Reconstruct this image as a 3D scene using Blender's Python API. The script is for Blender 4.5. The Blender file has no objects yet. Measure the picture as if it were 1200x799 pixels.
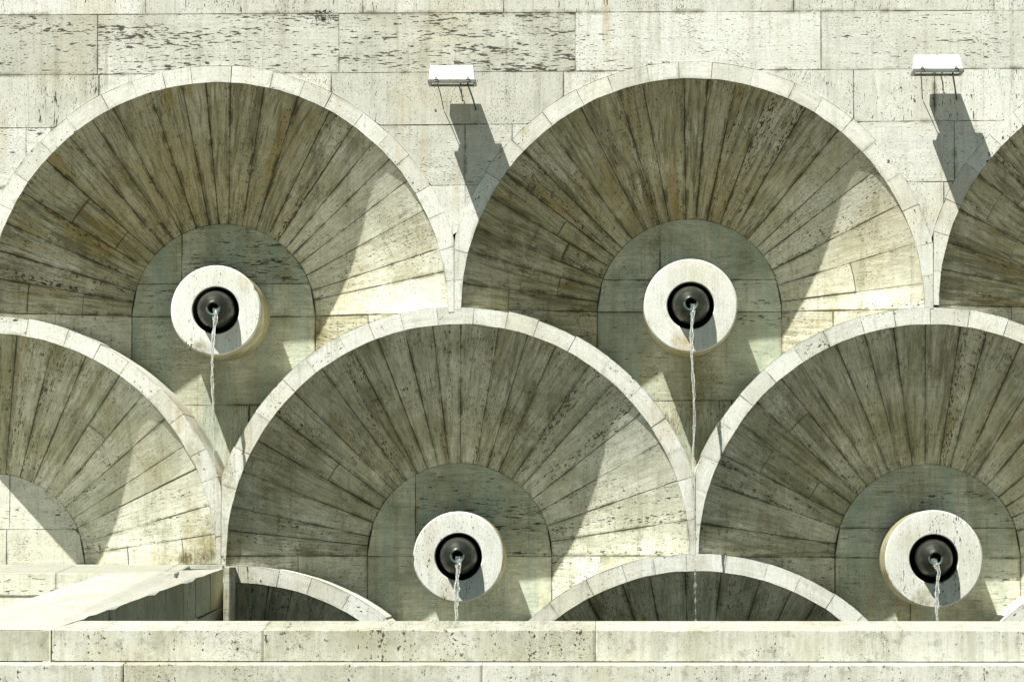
import bpy, math, random
from mathutils import Vector, Matrix, noise as mnoise
random.seed(11)
R = math.radians
C = bpy.context.scene.collection
SC = bpy.context.scene

# ------------------------------------------------------------ camera
PW, PH, F, D = 1200.0, 799.0, 5033.0, 31.0
VX, VY = 725.0, 646.0                       # where the wall's normal vanishes
pitch = math.atan((VY - PH/2)/F)
yaw = math.atan((VX - PW/2)/F*math.cos(pitch))
cd = bpy.data.cameras.new('camera'); cam = bpy.data.objects.new('camera', cd); C.objects.link(cam)
cam.location = (0, -D, 0); cam.rotation_euler = (R(90) + pitch, 0, yaw)
cd.sensor_width = 36; cd.sensor_fit = 'HORIZONTAL'; cd.lens = 36*F/PW
cd.clip_start = 0.5; cd.clip_end = 2000
SC.camera = cam
CM = cam.rotation_euler.to_matrix()

# ------------------------------------------------------------ light
K = 2.2
sun_from = Vector((-.37*K, -1, K)).normalized()
w = bpy.data.worlds.new('World'); SC.world = w; w.use_nodes = True
wn = w.node_tree; bg = wn.nodes['Background']
sky = wn.nodes.new('ShaderNodeTexSky'); sky.sky_type = 'NISHITA'; sky.sun_disc = False
sky.sun_elevation = math.asin(sun_from.z); sky.sun_rotation = math.atan2(sun_from.x, sun_from.y)
sky.air_density = 1.0; sky.dust_density = 0.3; sky.ozone_density = 1.0
tint = wn.nodes.new('ShaderNodeMix'); tint.data_type = 'RGBA'; tint.blend_type = 'MULTIPLY'; tint.inputs[0].default_value = 1.
tint.inputs[7].default_value = (.66, .74, .60, 1.)        # grades the sky light: dimmer, less blue, slightly green
wn.links.new(sky.outputs[0], tint.inputs[6]); wn.links.new(tint.outputs[2], bg.inputs[0]); bg.inputs[1].default_value = 0.05
sd = bpy.data.lights.new('sun', 'SUN'); so = bpy.data.objects.new('sun', sd); C.objects.link(so)
sd.energy = 5.0; sd.angle = R(0.5); sd.color = (1.0, .99, .925)
so.rotation_euler = sun_from.to_track_quat('Z', 'Y').to_euler(); so.location = (-8, -12, 22)
vs = SC.view_settings; vs.view_transform = 'Standard'; vs.look = 'None'; vs.gamma = 1.0
vs.use_curve_mapping = False
vs.exposure = 0.74

# ------------------------------------------------------------ helpers
def W(px, py, Y=0.0):
    """point of the place at depth Y that lies on the photograph's pixel"""
    d = CM @ Vector(((px - PW/2)/F, -(py - PH/2)/F, -1))
    t = (Y + D)/d.y
    return Vector((d.x*t, Y, d.z*t))
S = F/D                                     # pixels per metre on the wall
def tag(o, label=None, cat=None, group=None, kind=None):
    if label: o['label'] = label
    if cat: o['category'] = cat
    if group: o['group'] = group
    if kind: o['kind'] = kind
    return o
def empty(name, loc):
    o = bpy.data.objects.new(name, None); o.location = loc; o.empty_display_size = .1; C.objects.link(o); return o

class Stone:
    """collects patches of stone; every patch carries its own surface coordinates"""
    def __init__(s): s.v=[]; s.f=[]; s.uv=[]; s.sz=[]; s.col=[]; s.smooth=[]
    def patch(s, P, UV, SZ, rnd, skirt=None, flip=False):
        n, m = len(P), len(P[0]); b = len(s.v)
        for row in P: s.v += [tuple(p) for p in row]
        def q(a, c):
            idx = [b+i*m+j for i, j in a]; 
            if c: idx.reverse(); a = a[::-1]
            s.f.append(idx); s.uv += [UV[i][j] for i, j in a]; s.sz += [SZ[i][j] for i, j in a]; s.col += [rnd]*4
        for i in range(n-1):
            for j in range(m-1):
                q([(i,j),(i+1,j),(i+1,j+1),(i,j+1)], flip)
        if skirt is not None:
            sk = Vector(skirt)
            ring = [(i,0) for i in range(n)] + [(n-1,j) for j in range(1,m)] + [(i,m-1) for i in range(n-2,-1,-1)] + [(0,j) for j in range(m-2,0,-1)]
            b2 = len(s.v)
            for i, j in ring: s.v.append(tuple(Vector(P[i][j]) + sk))
            L = len(ring)
            for k in range(L):
                k2 = (k+1) % L; a, c = ring[k], ring[k2]
                idx = [b+a[0]*m+a[1], b2+k, b2+k2, b+c[0]*m+c[1]]
                uv = [UV[a[0]][a[1]], UV[a[0]][a[1]], UV[c[0]][c[1]], UV[c[0]][c[1]]]
                dd = sk.length
                # keep the joint line at the arris only: the depth runs inward on one axis
                uv = [uv[0], (uv[1][0]+dd*.7, uv[1][1]+dd), (uv[2][0]+dd*.7, uv[2][1]+dd), uv[3]]
                if flip: idx.reverse(); uv.reverse()
                s.f.append(idx); s.uv += uv; s.sz += [(9., 9.)]*4; s.col += [rnd]*4
    def box(s, x0, x1, y0, y1, z0, z1, rnd=None, vert=False, topz=None, bev=.006, nx=1):
        """block; the top may be lower at its front edge (topz=(z_front,z_back)); arrises chamfered"""
        rnd = rnd or RND()
        zf, zb = topz if topz else (z1, z1)
        if vert: mk = lambda u, v: (v, u)
        else: mk = lambda u, v: (u, v)
        wx, wy, wz = x1-x0, y1-y0, z1-z0
        def face(a, b_, c, d, U, V):
            sz = (U, V) if not vert else (V, U)
            if vert: uvs = [(0,0),(0,U),(V,U),(V,0)]
            else: uvs = [(0,0),(U,0),(U,V),(0,V)]
            b0 = len(s.v); s.v += [tuple(a), tuple(b_), tuple(c), tuple(d)]
            s.f.append([b0, b0+1, b0+2, b0+3]); s.uv += uvs; s.sz += [sz]*4; s.col += [rnd]*4
        e = bev
        # front, chamfer, top, back, left, right, bottom
        face((x0+e,y0,z0+e),(x1-e,y0,z0+e),(x1-e,y0,zf-e),(x0+e,y0,zf-e), wx, wz)
        face((x0+e,y0,zf-e),(x1-e,y0,zf-e),(x1-e,y0+e,zf),(x0+e,y0+e,zf), wx, 9)
        face((x0,y0+e,z0+e),(x0+e,y0,z0+e),(x0+e,y0,zf-e),(x0,y0+e,zf-e), 9, wz)
        face((x1-e,y0,z0+e),(x1,y0+e,z0+e),(x1,y0+e,zf-e),(x1-e,y0,zf-e), 9, wz)
        face((x0+e,y0+e,z0),(x1-e,y0+e,z0),(x1-e,y0,z0+e),(x0+e,y0,z0+e), wx, 9)
        face((x0+e,y0+e,zf),(x1-e,y0+e,zf),(x1-e,y1,zb),(x0+e,y1,zb), wx, wy)
        face((x0,y1,z0+e),(x0,y0+e,z0+e),(x0,y0+e,zf-e),(x0,y1,zb-e), wy, wz)
        face((x1,y0+e,z0+e),(x1,y1,z0+e),(x1,y1,zb-e),(x1,y0+e,zf-e), wy, wz)
        face((x0,y0+e,zf-e),(x0+e,y0+e,zf),(x0+e,y1,zb),(x0,y1,zb-e), 9, 9)
        face((x1-e,y0+e,zf),(x1,y0+e,zf-e),(x1,y1,zb-e),(x1-e,y1,zb), 9, 9)
        face((x1,y1,z0),(x0,y1,z0),(x0,y1,zb),(x1,y1,zb), wx, wz)
    def rough(s, x0, x1, y0, y1, z0, zf, zb, rnd, seed=0., chip=1.):
        """long block with a worn, chipped front arris"""
        N = max(4, int((x1-x0)/.012)); P, U, Z = [], [], []
        for i in range(N+1):
            t = i/N; x = x0 + (x1-x0)*t; n1 = mnoise.noise(Vector((x*5, seed, 0))); n2 = mnoise.noise(Vector((x*24, seed, 3))); n3 = mnoise.noise(Vector((x*2.1, seed, 9)))
            e = .004 + .003*n1 + .003*n2 + chip*(.022*max(0, n3*n2*3-.55) + .012*max(0, n1-.42)); e = min(.03, max(.0015, e))
            eb = .003 + .002*n2 + chip*.03*max(0, mnoise.noise(Vector((x*4.4, seed, 5)))-.5)
            d = min(t, 1-t)*(x1-x0); ce = max(0, .008-d)
            y = y0 + .0015*n3 + ce*.7
            P.append([Vector((x, y0+.02, z0)), Vector((x, y, z0+eb)), Vector((x, y, (z0+zf)/2)), Vector((x, y, zf-e)), Vector((x, y+e*.8, zf)), Vector((x, (y0+y1)/2, (zf+zb)/2)), Vector((x, y1, zb))])
            hs = [-.02, eb, (zf-z0)/2, zf-z0-e, zf-z0, zf-z0+.3, zf-z0+.6]
            U.append([(x-x0, h+.02) for h in hs]); Z.append([(x1-x0, 9.)]*7)
        s.patch(P, U, Z, rnd, flip=True)
        for sx, ii in ((-1, 0), (1, N)):
            b = len(s.v); p = P[ii]; s.v += [tuple(p[1]), tuple(p[3]), tuple(p[4]), tuple(p[6]), (p[0].x, y1, z0)]
            f = [b, b+1, b+2, b+3, b+4]
            if sx < 0: f.reverse()
            s.f.append(f); s.uv += [(.1*k, .1) for k in range(5)]; s.sz += [(9.,9.)]*5; s.col += [rnd]*5
    def build(s, name, mat, parent=None, origin=(0,0,0), smooth=False):
        o = Vector(origin)
        me = bpy.data.meshes.new(name)
        me.from_pydata([tuple(Vector(v)-o) for v in s.v], [], s.f)
        me.uv_layers.new(name='uv'); me.uv_layers.new(name='sz')
        me.color_attributes.new('rnd', 'FLOAT_COLOR', 'CORNER')
        me.uv_layers['uv'].data.foreach_set('uv', [q for p in s.uv for q in p])
        me.uv_layers['sz'].data.foreach_set('uv', [q for p in s.sz for q in p])
        me.color_attributes['rnd'].data.foreach_set('color', [q for p in s.col for q in p])
        if smooth:
            for p in me.polygons: p.use_smooth = True
        me.materials.append(mat)
        ob = bpy.data.objects.new(name, me); C.objects.link(ob)
        if parent is not None: ob.parent = parent; ob.location = o - ABS(parent)
        else: ob.location = o
        LOC[ob.name] = o
        return ob
LOC = {}
def ABS(o): return LOC.get(o.name, Vector(o.location))
def RND(a=None): return (random.random(), random.random(), random.random() if a is None else a, 1.)

def mesh_obj(name, verts, faces, mat, parent=None, origin=(0,0,0), smooth=False):
    o = Vector(origin); me = bpy.data.meshes.new(name)
    me.from_pydata([tuple(Vector(v)-o) for v in verts], [], faces); me.materials.append(mat)
    if smooth:
        for p in me.polygons: p.use_smooth = True
    ob = bpy.data.objects.new(name, me); C.objects.link(ob)
    if parent is not None: ob.parent = parent; ob.location = o - ABS(parent)
    else: ob.location = o
    LOC[ob.name] = o
    return ob

# ------------------------------------------------------------ materials
class NT:
    def __init__(s, name):
        s.m = bpy.data.materials.new(name); s.m.use_nodes = True; s.t = s.m.node_tree; s.n = s.t.nodes
        s.b = s.n['Principled BSDF']
    def new(s, t): return s.n.new(t)
    def put(s, i, v):
        if hasattr(v, 'links'): s.t.links.new(v, i)
        else: i.default_value = v
    def math(s, op, a, b=0., c=None, clamp=False):
        n = s.new('ShaderNodeMath'); n.operation = op; n.use_clamp = clamp
        s.put(n.inputs[0], a); s.put(n.inputs[1], b)
        if c is not None: s.put(n.inputs[2], c)
        return n.outputs[0]
    def vmath(s, op, a, b):
        n = s.new('ShaderNodeVectorMath'); n.operation = op; s.put(n.inputs[0], a); s.put(n.inputs[1], b); return n.outputs[0]
    def noise(s, vec, scale=1., detail=4., rough=.55, dist=0.):
        n = s.new('ShaderNodeTexNoise'); s.put(n.inputs['Vector'], vec); n.inputs['Scale'].default_value = scale
        n.inputs['Detail'].default_value = detail; n.inputs['Roughness'].default_value = rough; n.inputs['Distortion'].default_value = dist
        return n.outputs[0]
    def ss(s, x, lo, hi, a=0., b=1.):
        n = s.new('ShaderNodeMapRange'); n.interpolation_type = 'SMOOTHSTEP'
        s.put(n.inputs[0], x); s.put(n.inputs[1], lo); s.put(n.inputs[2], hi); n.inputs[3].default_value = a; n.inputs[4].default_value = b
        return n.outputs[0]
    def mix(s, f, a, b, mode='MIX'):
        n = s.new('ShaderNodeMix'); n.data_type = 'RGBA'; n.blend_type = mode; n.clamp_factor = True
        s.put(n.inputs[0], f); s.put(n.inputs[6], a); s.put(n.inputs[7], b); return n.outputs[2]
    def sep(s, v):
        n = s.new('ShaderNodeSeparateXYZ'); s.put(n.inputs[0], v); return n.outputs
    def comb(s, x, y, z=0.):
        n = s.new('ShaderNodeCombineXYZ'); s.put(n.inputs[0], x); s.put(n.inputs[1], y); s.put(n.inputs[2], z); return n.outputs[0]

def col(r, g, b): return (r, g, b, 1.)
FACE_Y = -.012
def travertine(name, light=(.80,.775,.67), dark=(.62,.61,.50), pits=.5, pit_u=55, pit_v=9, dirt_shade=.3, streak=.3,
               grime=.4, joint=.0035, seep=0., dirt_shade_col=(.20,.18,.085), spots=(), teal=0., top=0., lamina=.35, rim=0., tonevar=.12, bump=.5, stone_dirt=0., wet=0., mottle=.3):
    """travertine: u runs across the bedding, v along it; rnd.b is how dirty the stone is, plus painted shade in the niche linings"""
    t = NT(name)
    uvn = t.new('ShaderNodeUVMap'); uvn.uv_map = 'uv'; szn = t.new('ShaderNodeUVMap'); szn.uv_map = 'sz'
    at = t.new('ShaderNodeAttribute'); at.attribute_name = 'rnd'
    geo = t.new('ShaderNodeNewGeometry'); pos = geo.outputs['Position']
    rr = t.sep(at.outputs['Color']); uv = t.sep(uvn.outputs[0]); sz = t.sep(szn.outputs[0]); P = t.sep(pos)
    off = t.vmath('SCALE', at.outputs['Color'], (0,0,0)); off.node.inputs['Scale'].default_value = 37.
    def g(a, b): return t.vmath('ADD', t.comb(t.math('MULTIPLY', uv[0], a), t.math('MULTIPLY', uv[1], b)), off)
    warp = t.noise(g(3, 3), 1., 2.)
    grain = t.noise(g(30, 2.6), 1., 7., .7, .35)
    blotch = t.noise(t.vmath('ADD', pos, off), 3.2, 4., .6)
    fine = t.noise(pos, 70., 3., .7)
    med = t.noise(pos, 14., 5., .65)
    f = t.math('ADD', t.math('MULTIPLY', grain, .5), t.math('MULTIPLY', blotch, .5))
    f = t.math('ADD', f, t.math('MULTIPLY', t.math('SUBTRACT', rr[0], .5), tonevar))
    c = t.mix(t.ss(f, .38, .60), col(*dark), col(*light))
    lam = t.noise(g(120, 7.), 1., 5., .72)
    c = t.mix(t.math('MULTIPLY', t.ss(lam, .50, .66), lamina), c, col(*(x*.55 for x in dark)))
    c = t.mix(t.math('MULTIPLY', t.ss(med, .5, .72), mottle), c, col(*(x*.62 for x in dark)))
    c = t.mix(t.math('MULTIPLY', t.ss(t.noise(pos, 1.1, 3.), .5, .7), .35), c, col(.78, .68, .45), 'MULTIPLY')
    # joints between the stones
    wob = t.math('MULTIPLY', t.math('SUBTRACT', t.noise(pos, 22., 3.), .5), .006)
    eu = t.math('MINIMUM', uv[0], t.math('SUBTRACT', sz[0], uv[0])); ev = t.math('MINIMUM', uv[1], t.math('SUBTRACT', sz[1], uv[1]))
    e = t.math('ADD', t.math('MINIMUM', eu, ev), wob)
    jw = t.math('MULTIPLY', t.ss(t.noise(pos, 2.3, 4., .6), .35, .72, .35, 1.9), joint)
    jm = t.ss(e, t.math('MULTIPLY', jw, .35), jw, 1., 0.)
    # vertical run-off streaks, in world space
    sv = t.comb(t.math('MULTIPLY', P[0], 9.), t.math('MULTIPLY', P[1], 2.), t.math('MULTIPLY', P[2], .75))
    s1 = t.noise(sv, 1., 5., .65, .2); s1b = t.noise(t.vmath('ADD', pos, (3.1, 0, 7.7)), .9, 3.)
    sm = t.math('MULTIPLY', t.ss(s1, .5, .74), t.ss(s1b, .38, .62))
    c = t.mix(t.math('MULTIPLY', sm, streak), c, col(*dirt_shade_col))
    sv2 = t.comb(t.math('MULTIPLY', P[0], 34.), 0., t.math('MULTIPLY', P[2], 1.6))
    c = t.mix(t.math('MULTIPLY', t.ss(t.noise(sv2, 1., 4., .6), .52, .72), streak*.6), c, col(*(x*.85 for x in dirt_shade_col)))
    # biological growth, broad and patchy per stone; in niche linings also painted shade
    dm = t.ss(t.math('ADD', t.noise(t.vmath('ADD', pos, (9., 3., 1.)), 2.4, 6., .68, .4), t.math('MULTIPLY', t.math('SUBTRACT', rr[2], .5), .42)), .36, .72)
    c = t.mix(t.math('MULTIPLY', dm, dirt_shade), c, col(*dirt_shade_col))
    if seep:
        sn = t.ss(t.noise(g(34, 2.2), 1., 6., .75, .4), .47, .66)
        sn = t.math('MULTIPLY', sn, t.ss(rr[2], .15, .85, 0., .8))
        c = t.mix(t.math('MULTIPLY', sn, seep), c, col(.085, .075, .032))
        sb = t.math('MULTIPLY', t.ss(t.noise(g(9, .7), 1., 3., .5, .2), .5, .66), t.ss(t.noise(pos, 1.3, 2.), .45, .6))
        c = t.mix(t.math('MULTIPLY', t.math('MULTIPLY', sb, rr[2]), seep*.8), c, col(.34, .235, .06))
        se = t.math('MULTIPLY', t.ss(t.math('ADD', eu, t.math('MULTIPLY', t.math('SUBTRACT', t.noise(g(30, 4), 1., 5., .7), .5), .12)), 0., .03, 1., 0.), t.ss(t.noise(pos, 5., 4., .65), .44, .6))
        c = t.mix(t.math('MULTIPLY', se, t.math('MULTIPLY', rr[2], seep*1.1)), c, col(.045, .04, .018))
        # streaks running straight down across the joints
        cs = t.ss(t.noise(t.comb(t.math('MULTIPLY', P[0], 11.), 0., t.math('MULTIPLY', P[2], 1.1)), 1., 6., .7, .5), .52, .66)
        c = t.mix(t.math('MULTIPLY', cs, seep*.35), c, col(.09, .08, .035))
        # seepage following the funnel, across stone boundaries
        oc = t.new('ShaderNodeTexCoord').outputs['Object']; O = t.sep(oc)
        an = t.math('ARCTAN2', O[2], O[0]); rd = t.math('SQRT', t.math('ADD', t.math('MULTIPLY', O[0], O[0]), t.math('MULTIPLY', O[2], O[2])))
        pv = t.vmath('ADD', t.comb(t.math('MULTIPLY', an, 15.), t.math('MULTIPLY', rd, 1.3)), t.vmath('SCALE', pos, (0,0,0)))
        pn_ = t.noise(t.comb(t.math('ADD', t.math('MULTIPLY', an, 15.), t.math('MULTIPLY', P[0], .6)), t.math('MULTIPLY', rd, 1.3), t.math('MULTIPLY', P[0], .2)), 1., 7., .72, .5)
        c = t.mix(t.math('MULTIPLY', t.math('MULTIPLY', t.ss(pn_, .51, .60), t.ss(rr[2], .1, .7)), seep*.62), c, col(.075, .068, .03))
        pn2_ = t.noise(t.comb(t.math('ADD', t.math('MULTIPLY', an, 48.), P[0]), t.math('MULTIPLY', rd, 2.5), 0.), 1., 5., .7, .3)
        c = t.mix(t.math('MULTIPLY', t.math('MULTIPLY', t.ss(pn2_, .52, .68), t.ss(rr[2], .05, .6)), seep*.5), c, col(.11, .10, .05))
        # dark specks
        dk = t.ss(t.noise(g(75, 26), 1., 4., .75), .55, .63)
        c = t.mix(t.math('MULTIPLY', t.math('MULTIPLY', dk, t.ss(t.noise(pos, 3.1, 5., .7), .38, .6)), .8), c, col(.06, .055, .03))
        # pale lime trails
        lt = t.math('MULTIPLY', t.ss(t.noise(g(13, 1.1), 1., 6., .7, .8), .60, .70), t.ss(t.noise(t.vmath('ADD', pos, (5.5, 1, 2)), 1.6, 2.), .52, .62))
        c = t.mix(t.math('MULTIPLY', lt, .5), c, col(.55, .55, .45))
    if teal:
        tm = t.ss(t.noise(sv, .8, 4., .6), .42, .62)
        c = t.mix(t.math('MULTIPLY', tm, teal), c, col(.33, .44, .39))
    # local stains with a place of their own
    for (sx, sz_, rx, rz, st, sc) in spots:
        ex = t.math('DIVIDE', t.math('SUBTRACT', P[0], sx), rx); ez = t.math('DIVIDE', t.math('SUBTRACT', P[2], sz_), rz)
        q = t.math('ADD', t.math('MULTIPLY', ex, ex), t.math('MULTIPLY', ez, ez))
        q = t.math('ADD', q, t.math('MULTIPLY', t.math('SUBTRACT', t.noise(sv, 2.2, 5., .7), .5), 3.2))
        q = t.math('ADD', q, t.math('MULTIPLY', t.math('SUBTRACT', t.noise(pos, 7., 5., .7), .5), 3.))
        c = t.mix(t.math('MULTIPLY', t.math('MULTIPLY', t.ss(q, -.3, 1.5, 1., 0.), t.ss(t.noise(pos, 24., 5., .75), .32, .62, .35, 1.)), st), c, col(*sc))
    gm = t.math('MULTIPLY', t.ss(e, 0., .03, 1., 0.), t.ss(t.noise(pos, 3.7, 4., .65), .46, .68))
    c = t.mix(t.math('MULTIPLY', gm, grime), c, col(*(x*.6 for x in dirt_shade_col)))
    if rim:   # shade on the drum's side painted in olive, behind the clean face
        c = t.mix(t.math('MULTIPLY', t.ss(P[1], FACE_Y+.012, FACE_Y+.05), t.ss(t.noise(pos, 9., 4.), .3, .6, .55, .95)), c, col(.27,.235,.10))
    if top:   # horizontal faces painted greyer to hold back the sun's brightness there
        nz = t.sep(geo.outputs['True Normal'])[2]
        c = t.mix(t.math('MULTIPLY', t.ss(nz, .6, .95), top), c, col(.30,.295,.245))
    # pits of the travertine
    pn = t.noise(g(pit_u, pit_v), 1., 2.5, .55, .0)
    pc = t.noise(g(13, .8), 1., 3., .6)
    thr = t.math('ADD', t.math('ADD', .775 - .10*pits, t.math('MULTIPLY', t.math('SUBTRACT', .5, rr[1]), .14)), t.math('MULTIPLY', t.math('SUBTRACT', .5, pc), .62))
    pm = t.ss(t.math('SUBTRACT', pn, thr), 0., .018)
    pn2 = t.noise(g(pit_u*1.7, pit_v*4), 1., 2., .5)
    pc2 = t.noise(pos, 3.1, 3., .6)
    pm2 = t.ss(t.math('ADD', pn2, t.math('MULTIPLY', t.math('SUBTRACT', pc2, .5), .35)), .69-.05*pits, .74-.05*pits)
    pit = t.math('MAXIMUM', pm, t.math('MULTIPLY', pm2, .75))
    c = t.mix(t.math('MULTIPLY', pit, .93), c, col(.035, .033, .02))
    c = t.mix(t.math('MULTIPLY', t.math('SUBTRACT', fine, .40), .75), c, col(.22, .21, .14))
    c = t.mix(t.math('MULTIPLY', jm, .82), c, col(.045, .042, .024))
    t.put(t.b.inputs['Base Color'], c)
    t.put(t.b.inputs['Roughness'], .82 - .3*wet)
    t.b.inputs['Specular IOR Level'].default_value = .25
    h = t.math('ADD', t.math('MULTIPLY', fine, .25), t.math('ADD', t.math('MULTIPLY', grain, .5), t.math('MULTIPLY', med, .35)))
    h = t.math('SUBTRACT', h, t.math('MULTIPLY', t.math('MAXIMUM', pit, jm), 1.2))
    bp = t.new('ShaderNodeBump'); bp.inputs['Strength'].default_value = bump; bp.inputs['Distance'].default_value = .008
    t.put(bp.inputs['Height'], h); t.t.links.new(bp.outputs[0], t.b.inputs['Normal'])
    return t.m

def sp(px, py, rx, ry, st, c, Y=0.):
    p = W(px, py, Y); return (p.x, p.z, rx/S, ry/S, st, c)
RUST = (.44, .31, .12); MOSS = (.24, .18, .04); BRN = (.19, .145, .05)
M = {}
M['wall'] = travertine('travertine_wall', pits=.95, pit_u=88, pit_v=14, dirt_shade=.28, streak=.5, tonevar=.22, grime=.85, joint=.0042, lamina=.22,
    light=(.78,.78,.71), dark=(.65,.65,.575),
    spots=[sp(711,10,5,60,.8,RUST), sp(471,128,3,40,.4,RUST), sp(497,180,7,45,.3,RUST), sp(535,215,5,40,.28,RUST), sp(545,120,5,40,.35,RUST),
           sp(3,160,8,40,.3,RUST), sp(1085,60,4,50,.2,BRN), sp(880,30,5,60,.2,BRN), sp(330,20,5,50,.25,BRN), sp(165,15,6,40,.3,BRN)])
M['ring'] = travertine('travertine_arch', pits=.25, pit_u=60, pit_v=30, dirt_shade=.1, streak=.4, grime=.4, joint=.0022, mottle=.35, lamina=.15, tonevar=.25,
    light=(.80,.80,.725), dark=(.67,.665,.585),
    spots=[sp(208,494,14,34,.55,RUST), sp(228,530,10,44,.55,MOSS), sp(262,560,14,52,.6,MOSS), sp(250,640,26,44,.7,MOSS), sp(290,520,8,50,.35,RUST),
           sp(613,146,9,14,.6,RUST), sp(775,500,18,40,.3,RUST), sp(812,590,10,50,.35,BRN), sp(815,660,20,12,.4,BRN), sp(290,675,14,18,.6,MOSS), sp(330,690,40,16,.2,BRN), sp(468,180,5,30,.4,RUST),
           sp(398,118,6,18,.45,RUST), sp(24,176,8,14,.5,RUST)])
M['lining_top'] = travertine('travertine_niche_stained', pits=.75, pit_u=100, pit_v=26, dirt_shade=.5, streak=.25, grime=.75, joint=.0050, seep=.85, lamina=.6, tonevar=.13,
    light=(.80,.785,.655), dark=(.56,.54,.39), dirt_shade_col=(.21,.18,.055))
M['lining'] = travertine('travertine_niche', pits=.75, pit_u=100, pit_v=26, dirt_shade=.52, streak=.25, grime=.7, joint=.0048, seep=.68, lamina=.6, tonevar=.13,
    light=(.80,.795,.68), dark=(.56,.56,.43), dirt_shade_col=(.165,.17,.07),
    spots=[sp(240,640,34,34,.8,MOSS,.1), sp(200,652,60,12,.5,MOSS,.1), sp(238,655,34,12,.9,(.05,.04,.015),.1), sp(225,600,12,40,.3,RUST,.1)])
M['panel'] = travertine('travertine_panel', pits=.85, pit_u=95, pit_v=13, dirt_shade=.6, streak=.55, grime=.6, joint=.005, lamina=.7,
    spots=[sp(256,450,12,60,.55,BRN,.83), sp(812,450,14,60,.55,BRN,.83), sp(250,290,10,40,.4,BRN,.83), sp(770,320,8,50,.35,BRN,.83), sp(1060,590,16,40,.4,BRN,.83), sp(1050,700,30,20,.4,BRN,.83)],
    light=(.72,.72,.58), dark=(.46,.47,.35), dirt_shade_col=(.16,.155,.06), teal=.4)
M['panel_pale'] = travertine('travertine_panel_pale', pits=.6, pit_u=95, pit_v=13, dirt_shade=.15, streak=.35, grime=.4, joint=.004, lamina=.3,
    light=(.79,.78,.69), dark=(.66,.65,.55))  # paler, less stained copy of the panel stone for the half niche
M['disc'] = travertine('travertine_disc', pits=.35, pit_u=95, pit_v=32, dirt_shade=.16, streak=.3, grime=.1, joint=0., mottle=.25, lamina=.2,
    spots=[sp(238,408,14,12,.8,BRN), sp(800,402,16,16,.75,RUST), sp(1082,702,14,14,.75,BRN), sp(524,690,10,18,.5,RUST), sp(505,640,9,40,.35,RUST), sp(1075,640,22,20,.3,RUST), sp(285,330,10,14,.4,RUST)],
    light=(.82,.82,.75), dark=(.71,.705,.62), rim=1.)
M['parapet'] = travertine('travertine_parapet', pits=.8, pit_u=60, pit_v=45, dirt_shade=.5, streak=.3, grime=.8, joint=.0, mottle=.75, top=.35, lamina=.0,
    light=(.66,.655,.575), dark=(.47,.465,.385), dirt_shade_col=(.33,.31,.19))
M['ledge'] = travertine('travertine_ledge', pits=.5, pit_u=60, pit_v=12, dirt_shade=.25, streak=.4, grime=.5, joint=.004, top=.8,
    light=(.72,.71,.60), dark=(.58,.575,.47))
M['apron'] = travertine('travertine_coping', pits=.05, dirt_shade=.08, streak=.0, grime=.2, joint=.0, mottle=.12, bump=.25,
    light=(.50,.495,.44), dark=(.42,.415,.365))
M['side'] = travertine('travertine_side', pits=.2, pit_u=60, pit_v=12, dirt_shade=.35, streak=.35, grime=.5, joint=.004,
    light=(.68,.67,.52), dark=(.48,.48,.35), lamina=.5)

def metal(name, c, rough=.4, metallic=.9, pat=None, bump=.2):
    t = NT(name); geo = t.new('ShaderNodeNewGeometry'); p = geo.outputs['Position']
    n = t.noise(p, 22., 5., .6); cc = t.mix(t.ss(n, .35, .7), col(*c), col(*(x*.6 for x in c)))
    if pat:
        cc = t.mix(t.ss(t.noise(p, 38., 4., .7), .52, .68), cc, col(*pat))
    t.put(t.b.inputs['Base Color'], cc); t.b.inputs['Metallic'].default_value = metallic
    t.put(t.b.inputs['Roughness'], t.ss(n, .3, .7, rough-.1, rough+.15))
    bp = t.new('ShaderNodeBump'); bp.inputs['Strength'].default_value = bump; bp.inputs['Distance'].default_value = .003
    t.put(bp.inputs['Height'], n); t.t.links.new(bp.outputs[0], t.b.inputs['Normal'])
    return t.m
M['bronze'] = metal('dark_bronze', (.060,.064,.050), .38, .7, (.035,.045,.035))
M['patina'] = metal('green_patina', (.10,.16,.12), .6, .3, (.05,.06,.05))
M['black'] = metal('dark_bore', (.008,.008,.008), .8, 0.)
M['white_metal'] = metal('white_painted_metal', (.82,.82,.80), .35, 0., bump=.02)
M['grey_metal'] = metal('grey_metal', (.30,.31,.27), .45, .5)
M['dark_metal'] = metal('dark_metal', (.12,.12,.10), .5, .6)
M['ledge_dirt'] = metal('wet_ledge_dirt', (.10,.09,.04), .7, 0.)
def glassy(name, ior, rough, tint=(1,1,1), bump=0.):
    t = NT(name); t.b.inputs['Base Color'].default_value = col(*tint); t.b.inputs['Transmission Weight'].default_value = 1.
    t.b.inputs['IOR'].default_value = ior; t.b.inputs['Roughness'].default_value = rough
    if bump:
        geo = t.new('ShaderNodeNewGeometry'); n = t.noise(geo.outputs['Position'], 60., 3.)
        bp = t.new('ShaderNodeBump'); bp.inputs['Strength'].default_value = bump; bp.inputs['Distance'].default_value = .01
        t.put(bp.inputs['Height'], n); t.t.links.new(bp.outputs[0], t.b.inputs['Normal'])
    return t.m
M['glass'] = glassy('lamp_glass', 1.45, .05)
M['water'] = glassy('falling_water', 1.33, .06, (.95,.98,.98), .7)
M['water'].node_tree.nodes['Principled BSDF'].inputs['Transmission Weight'].default_value = .88
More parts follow.
